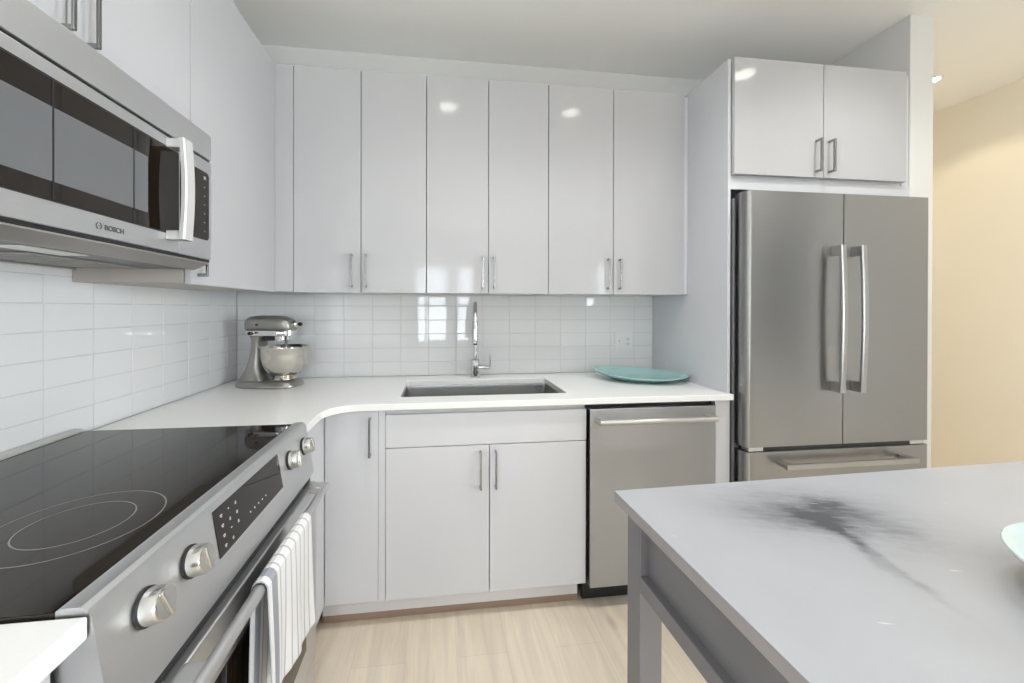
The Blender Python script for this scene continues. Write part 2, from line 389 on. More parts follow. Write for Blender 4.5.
# ------------------------------------------------------------------ cabinet pieces
def pull(name, parent, p, length, out, vertical=True, bw=.008, th=.006, proj=.030):
    """flat bar pull with two posts; p = middle of it on the door face, out = outward direction"""
    bm = bmesh.new(); h = length/2
    box(bm, -bw/2, bw/2, proj-th, proj, -h, h, bev=.0012)
    for s in (-1, 1): box(bm, -bw/2, bw/2, 0, proj-th+.001, s*h-(.010 if s > 0 else 0), s*h+(0 if s > 0 else .010), bev=.001)
    ang = math.atan2(out[1], out[0]) - PI/2
    bmesh.ops.transform(bm, matrix=Matrix.Translation(Vector(p)) @ Matrix.Rotation(ang, 4, 'Z'), verts=bm.verts)
    return obj(name, bm, 'handle', parent, 'brushed nickel flat bar pull')
ZU0, ZU1, YU = 1.3707, 2.4154, -.335
UG = 'white gloss upper cabinets above the sink wall'
def upper_back(x0, xm, x1, label, xl, xr):
    t = thing('upper_cabinet', label, 'cabinet', ((x0+x1)/2, -.16, ZU0), UG)
    obj('body', B(x0+.001, x1-.001, YU+.021, WB-.001, ZU0, ZU1, bev=.001), 'carcass', t)
    for a, b, hx in ((x0, xm, xl), (xm, x1, xr)):
        d = obj('door', B(a+.0016, b-.0016, YU, YU+.018, ZU0-.003, ZU1, bev=.0016), 'gloss', t)
        pull('handle', d, (hx, YU, 1.470), .155, (0, -1))
    return t
uc1 = upper_back(.404, .707, 1.0122, 'pair of white gloss upper cabinet doors nearest the corner, above the stand mixer', .6668, .7312)
upper_back(1.0122, 1.3129, 1.6154, 'pair of white gloss upper cabinet doors directly above the sink tap', 1.2832, 1.3399)
uc3 = upper_back(1.6154, 1.9564, 2.3475, 'pair of white gloss upper cabinet doors above the teal platter, beside the tall fridge panel', 1.9258, 1.9876)
bm = B(2.3485, 2.3672, YU+.004, 0, ZU0, ZU1-.012, bev=.001)
obj('end_filler', bm, 'satin', uc3)
bm = bmesh.new(); prism(bm, [(.3232, YU+.0025), (.403, YU+.0025), (.403, YU+.02), (.3232, YU+.02)], ZU0, ZU1, bev=.001)
obj('corner_filler', bm, 'gloss', uc1)

XLF = .3228
YR1, YR0 = -.943, -1.705
LG = 'white gloss upper cabinets on the stove wall'
t = thing('upper_cabinet', 'white gloss single door upper cabinet between the microwave and the corner', 'cabinet', (.16, -.66, ZU0), LG)
obj('body', B(.002, XLF-.021, YR1+.001, -.338, ZU0, ZU1, bev=.001), 'taupe', t)
d = obj('door', B(XLF-.018, XLF, YR1+.0016, YU+.0225, ZU0-.003, ZU1, bev=.0016), 'gloss', t)
pull('handle', d, (XLF, YR1+.036, 1.470), .155, (1, 0))
t = thing('upper_cabinet', 'short white gloss two door cabinet mounted above the microwave', 'cabinet', (.16, (YR0+YR1)/2, 1.823), LG)
obj('body', B(.002, XLF-.021, -1.730, YR1-.001, 1.823, ZU1, bev=.001), 'carcass', t)
ym = -1.337
for a, b, hy in ((-1.731, ym, ym-.017), (ym, YR1, ym+.040)):
    d = obj('door', B(XLF-.018, XLF, a+.0016, b-.0016, 1.8225, ZU1, bev=.0016), 'gloss', t)
    pull('handle', d, (XLF, hy, 1.925), .155, (1, 0))

# base cabinets
YB = -.620
cbc = t = thing('corner_base_cabinet', 'white base cabinet with one narrow door in the corner beside the stove', 'cabinet', (.73, -.3, 0))
obj('body', B(.627, .857, YB+.021, WB-.002, .105, .8865, bev=.001), 'carcass', t)
d = obj('door', B(.6235, .8295, YB, YB+.018, .1105, .882, bev=.0015), 'satin', t)
pull('handle', d, (.799, YB, .779), .155, (0, -1))
obj('stile', B(.8305, .8580, YB+.0012, YB+.021, .1105, .882, bev=.001), 'satin', t)
t = thing('sink_base_cabinet', 'white two door base cabinet with a blank top panel, under the sink', 'cabinet', (1.28, -.3, 0))
bm = bmesh.new()
box(bm, .859, .877, YB+.021, WB-.002, .105, .8865, bev=.001); box(bm, 1.686, 1.7035, YB+.021, WB-.002, .105, .8865, bev=.001)
box(bm, .877, 1.686, YB+.021, WB-.002, .105, .123); box(bm, .877, 1.686, -.012, WB-.002, .123, .6); box(bm, .877, 1.686, YB+.021, YB+.04, .70, .755); box(bm, .877, 1.686, YB+.021, YB+.04, .85, .8865)
obj('body', bm, 'carcass', t)
obj('top_panel', B(.8592, 1.703, YB, YB+.018, .7285, .862, bev=.0015), 'satin', t)
for a, b, hx in ((.8578, 1.2828, 1.2437), (1.2828, 1.7035, 1.3076)):
    d = obj('door', B(a+.0016, b-.0016, YB, YB+.018, .1105, .7255, bev=.0015), 'satin', t)
    pull('handle', d, (hx, YB, .626), .155, (0, -1))
for par, a, b in ((cbc, .60, .858), (t, .858, 1.684)):
    tk = obj('toe_kick', B(a, b, -.567, -.552, .029, .1045, bev=.0008), 'toe', par)
    obj('wood_strip', B(a, b, -.567, -.553, .0005, .0285, bev=.0008), 'shoe', tk, 'brown wood strip along the bottom')
bm = bmesh.new(); prism(bm, [(.6035, YB+.002), (.6215, YB+.002), (.6215, YR1+.003), (.6035, YR1+.003)], .1105, .882, bev=.001)
obj('side_filler', bm, 'satin', cbc)
bm = B(.55, .566, YR1+.003, -.57, .0005, .105, bev=.001)
obj('side_toe_board', bm, 'shoe', cbc)
t = thing('base_cabinet', 'white base cabinet on the near side of the stove, under the small worktop', 'cabinet', (.3, -2.1, 0))
obj('body', B(.002, .600, -2.5, YR0-.003, .105, .8985, bev=.001), 'carcass', t)
d = obj('door', B(.6025, .620, -2.498, YR0-.005, .1105, .882, bev=.0015), 'satin', t)
pull('handle', d, (.620, YR0-.05, .78), .155, (1, 0))
obj('toe_board', B(.53, .545, -2.5, YR0-.003, .0005, .1045, bev=.001), 'toe', t)

# worktops
def slab(outline, hole, z0, z1, bev=.0025):
    bm = bmesh.new()
    def ring(pts):
        vs = [bm.verts.new((p[0], p[1], z1)) for p in pts]
        return [bm.edges.new((vs[i], vs[(i+1) % len(vs)])) for i in range(len(vs))]
    e = ring(outline)
    if hole: e += ring(hole)
    bmesh.ops.triangle_fill(bm, use_beauty=True, use_dissolve=False, edges=e)
    bmesh.ops.recalc_face_normals(bm, faces=bm.faces)
    if bm.faces[0].normal.z < 0: bmesh.ops.reverse_faces(bm, faces=bm.faces)
    top = bm.faces[:]
    bnd = [ed for ed in bm.edges if len(ed.link_faces) == 1]
    r = bmesh.ops.extrude_face_region(bm, geom=top)
    dn = [v for v in r['geom'] if isinstance(v, bmesh.types.BMVert)]
    bmesh.ops.translate(bm, vec=(0, 0, z0-z1), verts=dn)
    bmesh.ops.recalc_face_normals(bm, faces=bm.faces)
    sharp = [ed for ed in bm.edges if len(ed.link_faces) == 2 and ed.calc_face_angle(0) > .9 and abs(ed.verts[0].co.z-ed.verts[1].co.z) < 1e-6]
    bmesh.ops.bevel(bm, geom=sharp, offset=bev, segments=2, profile=.5, affect='EDGES')
    return bm
def arc(cx, cy, r, a0, a1, n=12):
    return [(cx+r*math.cos(a0+(a1-a0)*i/n), cy+r*math.sin(a0+(a1-a0)*i/n)) for i in range(n+1)]
YC = -.6456; RC = .115
out = [(.0008, -.0008), (2.367, -.0008), (2.367, -.6165), (2.3755, -.6165), (2.3755, YC)] + arc(YC*-1+RC, YC-RC, RC, PI/2, PI) + [(.6456, YR1+.002), (.0008, YR1+.002)]
def rrect(x0, x1, y0, y1, r, n=5):
    return arc(x1-r, y1-r, r, 0, PI/2, n) + arc(x0+r, y1-r, r, PI/2, PI, n) + arc(x0+r, y0+r, r, PI, 1.5*PI, n) + arc(x1-r, y0+r, r, 1.5*PI, 2*PI, n)
SX0, SX1, SY0, SY1 = .9085, 1.6480, -.529, -.157
wt = solo('worktop', slab(out, rrect(SX0, SX1, SY0, SY1, .012), .887, ZC), 'quartz', 'white quartz L shaped worktop with the sink cut into it', 'worktop', (1.2, -.3, .887))
bm = slab([(.0008, YR0-.0015), (.655, YR0-.0015), (.655, -2.52), (.0008, -2.52)], None, .899, .9275)
solo('worktop', bm, 'quartz', 'small white quartz worktop on the near side of the stove', 'worktop', (.3, -2.1, .887))

# sink
t = thing('sink', 'stainless steel undermount sink set into the white worktop', 'sink', (1.278, -.343, .66))
bm = bmesh.new(); rings = []
for (off, z, r) in ((.006, .8865, .018), (.004, .87, .018), (.0, .70, .02), (-.02, .675, .03), (-.06, .670, .03)):
    rings.append([(x, y, z) for x, y in rrect(SX0-off, SX1+off, SY0-off, SY1+off, r)])
outer = []
for (off, z, r) in ((-.06, .665, .03), (-.018, .668, .03), (.004, .70, .02), (.009, .87, .02), (.02, .884, .02), (.02, .8865, .02), (.006, .8865, .018)):
    outer.append([(x, y, z) for x, y in rrect(SX0-off, SX1+off, SY0-off, SY1+off, r)])
loft(bm, rings + [] , cap=False); loft(bm, outer, cap=False)
tb = bmesh.new(); tb.faces.new([tb.verts.new(p) for p in rings[-1]]); tb.faces.new([tb.verts.new(p) for p in outer[0]]); merge(bm, tb)
bmesh.ops.remove_doubles(bm, verts=bm.verts, dist=1e-5); bmesh.ops.recalc_face_normals(bm, faces=bm.faces)
obj('basin', bm, 'sink', t, ang=42)
bm = bmesh.new(); lathe(bm, [(0, .6735), (.03, .6735), (.034, .676), (.044, .676), (.046, .6715), (.046, .670)], 28, Matrix.Translation((1.278, -.30, 0)))
obj('drain', bm, 'chrome', t)
bm = bmesh.new(); lathe(bm, [(0, .003), (.006, .003), (.007, 0)], 16, Matrix.Translation((1.278, SY1-.0005, .83)) @ Matrix.Rotation(PI/2, 4, 'X'))
obj('overflow_hole', bm, 'black', t)

# tap
FX, FY = 1.2725, -.088
t = thing('faucet', 'tall chrome gooseneck tap behind the sink', 'faucet', (FX, FY, ZC))
bm = bmesh.new(); lathe(bm, [(0, ZC+.0003), (.027, ZC+.0003), (.027, ZC+.006), (.0225, ZC+.008), (.0225, ZC+.096), (.019, ZC+.101), (.012, ZC+.104), (0, ZC+.104)], 28, Matrix.Translation((FX, FY, 0)))
obj('base', bm, 'chrome', t)
R = .085; zt = 1.236; pts = [(FX, FY, ZC+.10), (FX, FY, 1.08), (FX, FY, zt)]
for i in range(1, 17):
    a = PI*i/16; pts.append((FX-.10*(R-R*math.cos(a)), FY-R+R*math.cos(a), zt+R*math.sin(a)))
HXF = FX-.20*R; pts.append((HXF, FY-2*R, 1.215))
bm = bmesh.new(); tube(bm, pts, .0105, 16); obj('spout', bm, 'chrome', t, ang=42)
bm = bmesh.new(); tube(bm, [(HXF, FY-2*R, z_) for z_ in (1.232, 1.225, 1.13, 1.112, 1.108)], [.012, .0145, .0155, .0145, .011], 18); obj('spray_head', bm, 'chrome', t, ang=42)
bm = bmesh.new(); tube(bm, [(FX+.018, FY, ZC+.052), (FX+.06, FY, ZC+.052), (FX+.064, FY, ZC+.052)], [.0155, .0155, .012], 18)
h = obj('handle', bm, 'chrome', t)
bm = bmesh.new(); tube(bm, [(FX+.05, FY-.012, ZC+.052), (FX+.083, FY-.020, ZC+.056)], .0075, 12); tube(bm, [(FX+.080, FY-.018, ZC+.055), (FX+.080, FY-.018, ZC+.125)], [.0045, .0032], 10); obj('lever', bm, 'chrome', h)

# outlet
t = thing('wall_outlet', 'white double wall plate with a switch and a socket on the tiled wall', 'outlet', (2.177, 0, 1.099))
obj('plate', B(2.1195, 2.2345, -.0065, -.0009, 1.040, 1.158, bev=.002), 'outlet', t)
o = obj('switch', B(2.1345, 2.164, -.0095, -.006, 1.066, 1.132, bev=.0015), 'outlet', t)
o2 = obj('socket', B(2.1890, 2.2205, -.0085, -.006, 1.066, 1.132, bev=.0015), 'outlet', t)
bm = bmesh.new()
for dz in (1.114, 1.084):
    for dx in (-.006, .006): box(bm, 2.2047+dx-.0013, 2.2047+dx+.0013, -.0092, -.0084, dz-.005, dz+.005)
    box(bm, 2.2047-.002, 2.2047+.002, -.0092, -.0084, dz-.012, dz-.008)
obj('slot', bm, 'black', o2)
bm = bmesh.new(); box(bm, 2.1475, 2.1505, -.0125, -.0094, 1.094, 1.104, bev=.0006); obj('toggle', bm, 'greyplastic', o)

# ------------------------------------------------------------------ dishwasher
DX0, DX1 = 1.7125, 2.2950
t = thing('dishwasher', 'stainless steel dishwasher with a tubular handle, under the worktop', 'dishwasher', (2.0, -.3, 0))
obj('body', B(1.7065, 2.3035, -.600, -.02, .105, .884, bev=.002), 'black', t)
obj('door', B(DX0, DX1, -.640, -.602, .1005, .866, bev=.003), 'steel_v', t)
obj('toe_kick', B(1.7065, 2.3035, -.565, -.545, .0005, .104, bev=.001), 'black', t)
bm = bmesh.new(); tube(bm, [(1.733, -.690, .821), (2.264, -.690, .821)], .0115, 18)
for x in (1.7435, 2.2535): box(bm, x-.011, x+.011, -.690, -.638, .812, .830, bev=.002)
obj('handle', bm, 'steel_h', t)

# ------------------------------------------------------------------ fridge wall
bm = B(2.3685, 2.3825, -.614, WB-.001, .0005, 2.424, bev=.001)
tsp = solo('tall_side_panel', bm, 'satin', 'tall white panel standing between the worktop and the fridge', 'side panel', (2.375, -.3, 0))
solo('narrow_side_panel', B(2.306, 2.366, YB, YB+.018, .0005, .886, bev=.001), 'satin', 'narrow white upright panel between the dishwasher and the tall fridge panel', 'side panel', (2.336, -.61, 0))
ZF0, ZF1 = 1.9011, 2.4241
t = thing('over_fridge_cabinet', 'white gloss two door cabinet above the fridge', 'cabinet', (2.83, -.3, 1.84))
obj('body', B(2.3835, 3.2825, -.606, WB-.001, 1.845, 2.4235, bev=.001), 'satin', t)
obj('rail', B(2.3835, 3.3255, -.612, -.6065, 1.838, 1.8865, bev=.001), 'satin', t)
obj('side_filler', B(3.2835, 3.3255, -.6085, -.02, 1.887, 2.4235, bev=.001), 'satin', t)
for a, b, hx in ((2.3825, 2.8343, 2.795), (2.8343, 3.2830, 2.862)):
    d = obj('door', B(a+.0014, b-.0016, -.634, -.616, ZF0, ZF1, bev=.0016), 'gloss', t)
    pull('handle', d, (hx, -.634, 1.997), .150, (0, -1), bw=.010, th=.008, proj=.032)

t = thing('refrigerator', 'stainless steel french door fridge with a bottom freezer drawer', 'fridge', (2.868, -.33, 0))
obj('body', B(2.402, 3.322, -.606, -.03, .02, 1.80, bev=.006), 'fridgeside', t)
def door_panel(x0, x1, z0, z1, left_round, right_round, y0=-.681, y1=-.6165):
    r = .010; rx, ry = (.0235, .046) if left_round else (.010, .010); pts = []
    pts += [(x0, y1)]
    if left_round: pts += [(x0 + rx - rx*math.cos(a), y0 + ry - ry*math.sin(a)) for a in [PI/2*i/10 for i in range(11)]]
    else: pts += [(x0, y0)]
    if right_round: pts += [(x1 - r + r*math.sin(a), y0 + r - r*math.cos(a)) for a in [PI/2*i/6 for i in range(7)]]
    else: pts += [(x1, y0)]
    pts += [(x1, y1)]
    bm = bmesh.new(); prism(bm, pts, z0, z1); return bm
FX0, FXM, FX1 = 2.4060, 2.8872, 3.3420
FZ0, FZ1 = .6855, 1.8152
def bow_handle(x, z0, z1, y0, parent):
    bm = bmesh.new(); rings = []
    n = 16
    for i in range(n+1):
        s = i/n; z = z0+(z1-z0)*s; b = .009*math.sin(PI*s); y = y0-.050-b
        wdt = .0130
        rings.append([(x-wdt, y+.012, z), (x-wdt, y+.003, z), (x-wdt*.6, y, z), (x+wdt*.6, y, z), (x+wdt, y+.003, z), (x+wdt, y+.012, z)])
    loft(bm, rings)
    for zz in (z0, z1-.045): box(bm, x-.010, x+.010, y0-.044, y0-.0005, zz, zz+.045, bev=.002)
    return obj('handle', bm, 'pullsteel', parent)
d = obj('door', door_panel(FX0, FXM-.0022, FZ0, FZ1, True, False), 'steel', t); bow_handle(2.832, .926, 1.577, -.681, d)
d = obj('door', door_panel(FXM+.0022, FX1, FZ0, FZ1, False, True), 'steel', t); bow_handle(2.935, .926, 1.577, -.681, d)
d = obj('freezer_drawer', door_panel(FX0, FX1, .06, .664, True, True), 'steel', t)
bm = bmesh.new(); box(bm, 2.548, 3.208, -.743, -.728, .605, .629, bev=.004)
for x in (2.566, 3.190): box(bm, x-.016, x+.016, -.730, -.6805, .608, .626, bev=.003)
obj('handle', bm, 'pullsteel', d)
obj('door_gap', B(2.43, 3.325, -.672, -.612, .664, .6855), 'black', t)
for x0, x1 in ((FX0+.02, FX0+.09), (FX1-.09, FX1-.02)): obj('hinge', B(x0, x1, -.674, -.63, .6655, .684, bev=.002), 'range_steel', t)
for x0, x1 in ((2.412, 2.50), (3.235, 3.318)): obj('hinge_cover', B(x0, x1, -.612, -.54, 1.8005, 1.813, bev=.004), 'darkgrey', t)
bm = bmesh.new(); box(bm, 2.43, 3.31, -.64, -.60, .0005, .055, bev=.004); obj('base_grille', bm, 'black', t)

# ------------------------------------------------------------------ range
t = thing('range', 'stainless steel slide in electric range with a black glass cooktop', 'stove', (.33, (YR0+YR1)/2, 0))
YA, YZ = YR0+.001, YR1-.001
GZ = .9315
obj('body', B(.02, .604, YA+.004, YZ-.004, .02, .918, bev=.002), 'darkgrey', t)
bm = bmesh.new(); box(bm, .0375, .619, YA, YZ, .9225, GZ, bev=.0015)
gl = obj('cooktop', bm, 'blackglass', t)
bm = bmesh.new()
def ring(cx, cy, r, wd=.0011):
    n = 72; tb = bmesh.new()
    a = [tb.verts.new((cx+(r-wd)*math.cos(2*PI*i/n), cy+(r-wd)*math.sin(2*PI*i/n), GZ+.0003)) for i in range(n)]
    b = [tb.verts.new((cx+(r+wd)*math.cos(2*PI*i/n), cy+(r+wd)*math.sin(2*PI*i/n), GZ+.0003)) for i in range(n)]
    for i in range(n): tb.faces.new((a[i], b[i], b[(i+1) % n], a[(i+1) % n]))
    merge(bm, tb)
ring(.467, -1.490, .115); ring(.467, -1.490, .0735)
obj('burner_ring', bm, 'ring', gl, 'pale concentric burner rings printed on the black glass')
bm = bmesh.new(); prism(bm, [(.002, .9185), (.0345, .9185), (.0345, .9335), (.030, .9385), (.008, .9395), (.002, .937)], YA, YZ, 'y', bev=.001)
obj('rear_trim', bm, 'palesteel', t)
# control panel: a tilted face with a rolled top edge
prof = [(.6192, .9165), (.6192, .9335), (.628, .9365), (.646, .9365), (.6535, .933), (.6575, .925), (.6815, .778), (.6795, .7745), (.612, .7745), (.606, .9165)]
bm = bmesh.new(); prism(bm, prof, YA, YZ, 'y')
cp = obj('control_panel', bm, 'range_steel', t, ang=25)
e1 = Vector((.6815-.6575, 0, .778-.925)).normalized(); nrm = Vector((-e1.z, 0, e1.x)).normalized()   # down the face; outwards
if nrm.x < 0: nrm = -nrm
def on_panel(y, z, off=0):
    s = (z-.925)/(.778-.925); return Vector((.6575+(.6815-.6575)*s, y, z)) + nrm*off
MP = Matrix((( -e1.x*0 + 0, -e1.x, nrm.x, 0), (1, 0, 0, 0), (0, -e1.z, nrm.z, 0), (0, 0, 0, 1)))      # local x = +y, y = up the face, z = outwards
def panel_mx(y, z, off=0): return Matrix.Translation(on_panel(y, z, off)) @ MP
for y, a in ((-1.628, .3), (-1.530, .15), (-1.102, -.2), (-.993, .2)):
    bm = bmesh.new(); lathe(bm, [(.020, .0), (.0255, .0002), (.0255, .004), (.022, .006)], 32, panel_mx(y, .877))
    kb = obj('knob_ring', bm, 'black', cp)
    bm = bmesh.new(); mx = panel_mx(y, .877) @ Matrix.Rotation(a, 4, 'Z')
    lathe(bm, [(.0205, .005), (.0235, .006), (.0238, .010), (.0225, .024), (.0215, .0265), (.019, .0275), (0, .0275)], 32, mx)
    box(bm, -.004, .004, -.0205, .0205, .026, .0315, bev=.002, mx=mx)
    kn = obj('knob', bm, 'knobsteel', cp)
# touch display
bm = bmesh.new(); box(bm, -.145, .145, -.044, .044, -.0005, .0012, bev=.0006, mx=panel_mx(-1.312, .876))
dp = obj('display', bm, 'blackglass', t, 'black glass touch display')
mx = panel_mx(-1.312, .876)
random.seed(3)
def dash(x, y, *bars):
    bm = bmesh.new()
    for k, (w_, h_) in enumerate(bars): box(bm, x-w_/2, x+w_/2, y-.0032*k-h_/2, y-.0032*k+h_/2, .0010, .0015, mx=mx)
    obj('display_marking', bm, 'glyph', dp)
for i in range(4):
    for j in range(3):
        if (i, j) == (3, 2): continue
        x, y = -.122+j*.026, .027-i*.019
        w0 = .0075 if j == 0 else .0042
        dash(x, y, *([(w0, .0017), (.0055, .0015)] if (j != 1 or i % 2) else [(w0, .0017)]))
for x in (-.022, -.003, .016, .034, .052): dash(x, -.020, (.0035, .0032))
# door
XD = .690
bm = bmesh.new(); box(bm, .6045, XD, YA+.003, YZ-.003, .215, .7515, bev=.004)
obj('vent_slot', B(.6045, .672, YA+.006, YZ-.006, .752, .774), 'black', t)
od = obj('oven_door', bm, 'range_steel', t)
bm = bmesh.new(); box(bm, XD-.003, XD+.0012, YA+.10, YZ-.10, .30, .652, bev=.001); obj('oven_window', bm, 'blackglass', od)
HX, HZ, HR = .727, .748, .0115
bm = bmesh.new(); tube(bm, [(HX, YA+.034, HZ), (HX, YZ-.034, HZ)], HR, 20)
for y in (YA+.10, YZ-.048): box(bm, XD-.0005, HX+.003, y-.019, y+.019, HZ-.009, HZ+.010, bev=.003)
obj('handle', bm, 'range_steel', od)
bm = bmesh.new(); box(bm, .6045, XD-.004, YA+.003, YZ-.003, .075, .208, bev=.004); obj('drawer', bm, 'range_steel', t)
bm = bmesh.new(); box(bm, .575, .60, YA+.01, YZ-.01, .0005, .075, bev=.002); obj('toe_kick', bm, 'black', t)

# towel over the oven handle
def towel():
    bm = bmesh.new(); uvl = bm.loops.layers.uv.new('cloth')
    y0, y1 = -1.425, -1.168; nu, nv = 60, 66
    Lf, Lb = .256, .27; r = HR+.0035; La = PI*r
    grid = []
    for i in range(nu+1):
        u = i/nu; row = []
        for j in range(nv+1):
            s = (Lf+La+Lb)*j/nv
            wav = math.sin(u*13+.6)*.40+math.sin(u*31+1.3)*.13
            if s < Lf:                                    # front flap, hem at the bottom
                dn = Lf-s; k = dn/Lf
                x, z = HX+r+.004*k+wav*.010*k, HZ-dn
                y = y0+(y1-y0)*(u + .035*(k**1.5)*(u-.25)) + .006*math.sin(3*k+u*4)*k
                z += .05*(.5-u)*k
            elif s < Lf+La:
                a = (s-Lf)/La*PI; x, z = HX+r*math.cos(a), HZ+r*math.sin(a)*(1+.10*wav); y = y0+(y1-y0)*u
            else:
                dn = s-Lf-La; k = dn/Lb; x, z = HX-r-.003*k+wav*.006*k, HZ-dn; y = y0+(y1-y0)*u-.012*k
            row.append((bm.verts.new((x, y, z)), u*(y1-y0), s))
        grid.append(row)
    for i in range(nu):
        for j in range(nv):
            q = (grid[i][j], grid[i+1][j], grid[i+1][j+1], grid[i][j+1]); f = bm.faces.new([v[0] for v in q])
            for l, v in zip(f.loops, q): l[uvl].uv = (v[1], v[2])
    bmesh.ops.recalc_face_normals(bm, faces=bm.faces)
    return bm
tw = solo('dish_towel', towel(), 'towel', 'white towel with thin grey stripes hung over the oven handle', 'towel', (HX, -1.30, HZ))
so = tw.modifiers.new('thickness', 'SOLIDIFY'); so.thickness = .0022; so.offset = 0

# ------------------------------------------------------------------ microwave
XM = .381; MZ0, MZ1 = 1.4120, 1.8175
t = thing('microwave', 'stainless steel over the range microwave with a dark glass door', 'microwave', (.19, (YR0+YR1)/2, MZ0))
YA2, YZ2 = YR0+.002, YR1+.0005
bm = bmesh.new(); prism(bm, [(.0015, MZ0), (.330, MZ0), (.352, MZ0+.014), (.3525, MZ1-.001), (.0015, MZ1-.001)], YA2, YZ2, 'y')
obj('body', bm, 'darkgrey', t)
bm = bmesh.new(); prism(bm, [(.326, MZ0-.002), (.334, MZ0-.002), (.3745, 1.4285), (.3745, 1.4325), (.352, 1.4325)], YA2, YZ2, 'y', bev=.0008)
obj('lower_lip', bm, 'lip', t)
obj('vent_panel', B(.354, XM, YA2, YZ2, 1.7415, MZ1, bev=.002), 'range_steel', t)
obj('door_gap', B(.353, XM-.006, YA2, YZ2, 1.4335, 1.7415), 'black', t)
YD = -1.0915
bm = bmesh.new(); box(bm, .356, XM, YA2, YD-.001, 1.4405, 1.7345, bev=.0025)
md = obj('door', bm, 'range_steel', t)
bm = bmesh.new(); box(bm, XM-.004, XM+.0006, YA2+.010, YD-.0012, 1.4855, 1.7085, bev=.0003); obj('window_gasket', bm, 'black', md)
bm = bmesh.new(); box(bm, XM-.003, XM+.0012, YA2+.012, YD-.0012, 1.488, 1.7045, bev=.0008); wn = obj('door_window', bm, 'blackglass', t)
bm = bmesh.new(); box(bm, XM, XM+.0018, YA2+.03, -1.205, 1.5215, 1.6555, bev=.0004); obj('window_screen', bm, 'screen', wn, 'lighter grey screened middle of the door glass')
for y in (-1.4345, -1.2485): obj('reflected_edge', B(XM+.0012, XM+.0022, y-.0017, y+.0017, 1.4885, 1.705), 'black', wn)  # thin dark strips paint in the reflection of upright edges on the glass
bm = bmesh.new(); box(bm, .356, XM, YD+.001, YZ2, 1.4405, 1.7345, bev=.0025); pn = obj('control_panel', bm, 'range_steel', t)
bm = bmesh.new(); pts = [(y_, z_) for y_, z_ in rrect(YD+.004, YZ2-.015, 1.496, 1.697, .012)]
prism(bm, pts, XM-.002, XM+.0014, 'x'); kp = obj('keypad', bm, 'blackglass', t)
for r_ in range(6): obj('keypad_marking', B(XM+.0012, XM+.0018, -.9825, -.977, 1.520+r_*.026, 1.5225+r_*.026), 'greyplastic', kp)
obj('keypad_marking', B(XM+.0012, XM+.0018, -.9845, -.973, 1.674, 1.684), 'greyplastic', kp)
# C shaped handle
bm = bmesh.new(); rings = []
for i in range(13):
    s = i/12; z = 1.470+(1.728-1.470)*s; x = XM+.046+.006*math.sin(PI*s); wd = .0195; yc = -1.1285
    rings.append([(x-.012, yc-wd, z), (x-.003, yc-wd, z), (x, yc-wd*.8, z), (x, yc+wd*.8, z), (x-.003, yc+wd, z), (x-.012, yc+wd, z)])
loft(bm, rings)
for z0_ in (1.470, 1.705): box(bm, XM-.0005, XM+.044, -1.1425, -1.1095, z0_, z0_+.023, bev=.002)
obj('handle', bm, 'palesteel', md)
# underside: two grease filters and a lamp lens
bm = bmesh.new()
for y0_, y1_ in ((-1.66, -1.36), (-1.30, -1.0)):
    box(bm, .05, .22, y0_, y1_, MZ0-.004, MZ0-.0003, bev=.001)
    for k in range(9): box(bm, .06, .21, y0_+.02+k*.030, y0_+.028+k*.030, MZ0-.006, MZ0-.0035)
obj('grease_filter', bm, 'greyplastic', t)
bm = bmesh.new(); box(bm, .245, .30, -1.40, -1.26, MZ0-.003, MZ0-.0003, bev=.001); obj('lamp_lens', bm, 'outlet', t)
bm = bmesh.new()
for y0_, y1_ in ((YA2, YZ2),): box(bm, .0, .012, y0_, y1_, MZ0-.006, MZ0-.0003, bev=.001)
obj('rear_flange', bm, 'range_steel', t)
# lettering and round emblem on the door
def text_bm(s, size, mx, depth=.0006, space=1.0, bold=.0):
    cu = bpy.data.curves.new('t', 'FONT'); cu.body = s; cu.size = size; cu.extrude = depth; cu.space_character = space; cu.offset = bold
    o = bpy.data.objects.new('t', cu); COL.objects.link(o)
    me = bpy.data.meshes.new_from_object(o.evaluated_get(bpy.context.evaluated_depsgraph_get()))
    bm = bmesh.new(); bm.from_mesh(me); bpy.data.objects.remove(o); bpy.data.curves.remove(cu); bpy.data.meshes.remove(me)
    bmesh.ops.transform(bm, matrix=mx, verts=bm.verts); return bm
FACE_X = Matrix(((0, 0, 1, 0), (1, 0, 0, 0), (0, 1, 0, 0), (0, 0, 0, 1)))       # text x -> +y, text y -> +z, faces +x
obj('lettering', text_bm('BOSCH', .0150, Matrix.Translation((XM+.0006, -1.3250, 1.4570)) @ FACE_X @ Matrix.Diagonal((1.02, 1, 1, 1)), bold=.0003), 'ink', md, 'dark lettering')
bm = bmesh.new()
for s in (-1, 1):
    pts = [(XM+.0008, -1.3387+s*(.0062*math.cos(a)), 1.4622+.0068*math.sin(a)) for a in [(-1.15+2.3*i/10) for i in range(11)]]
    tube(bm, pts, .0009, 8)
tube(bm, [(XM+.0008, -1.3387-.0062+.004, 1.4622), (XM+.0008, -1.3387+.0062-.004, 1.4622)], .0006, 6)
obj('emblem', bm, 'ink', md, 'small round emblem of two facing arcs')

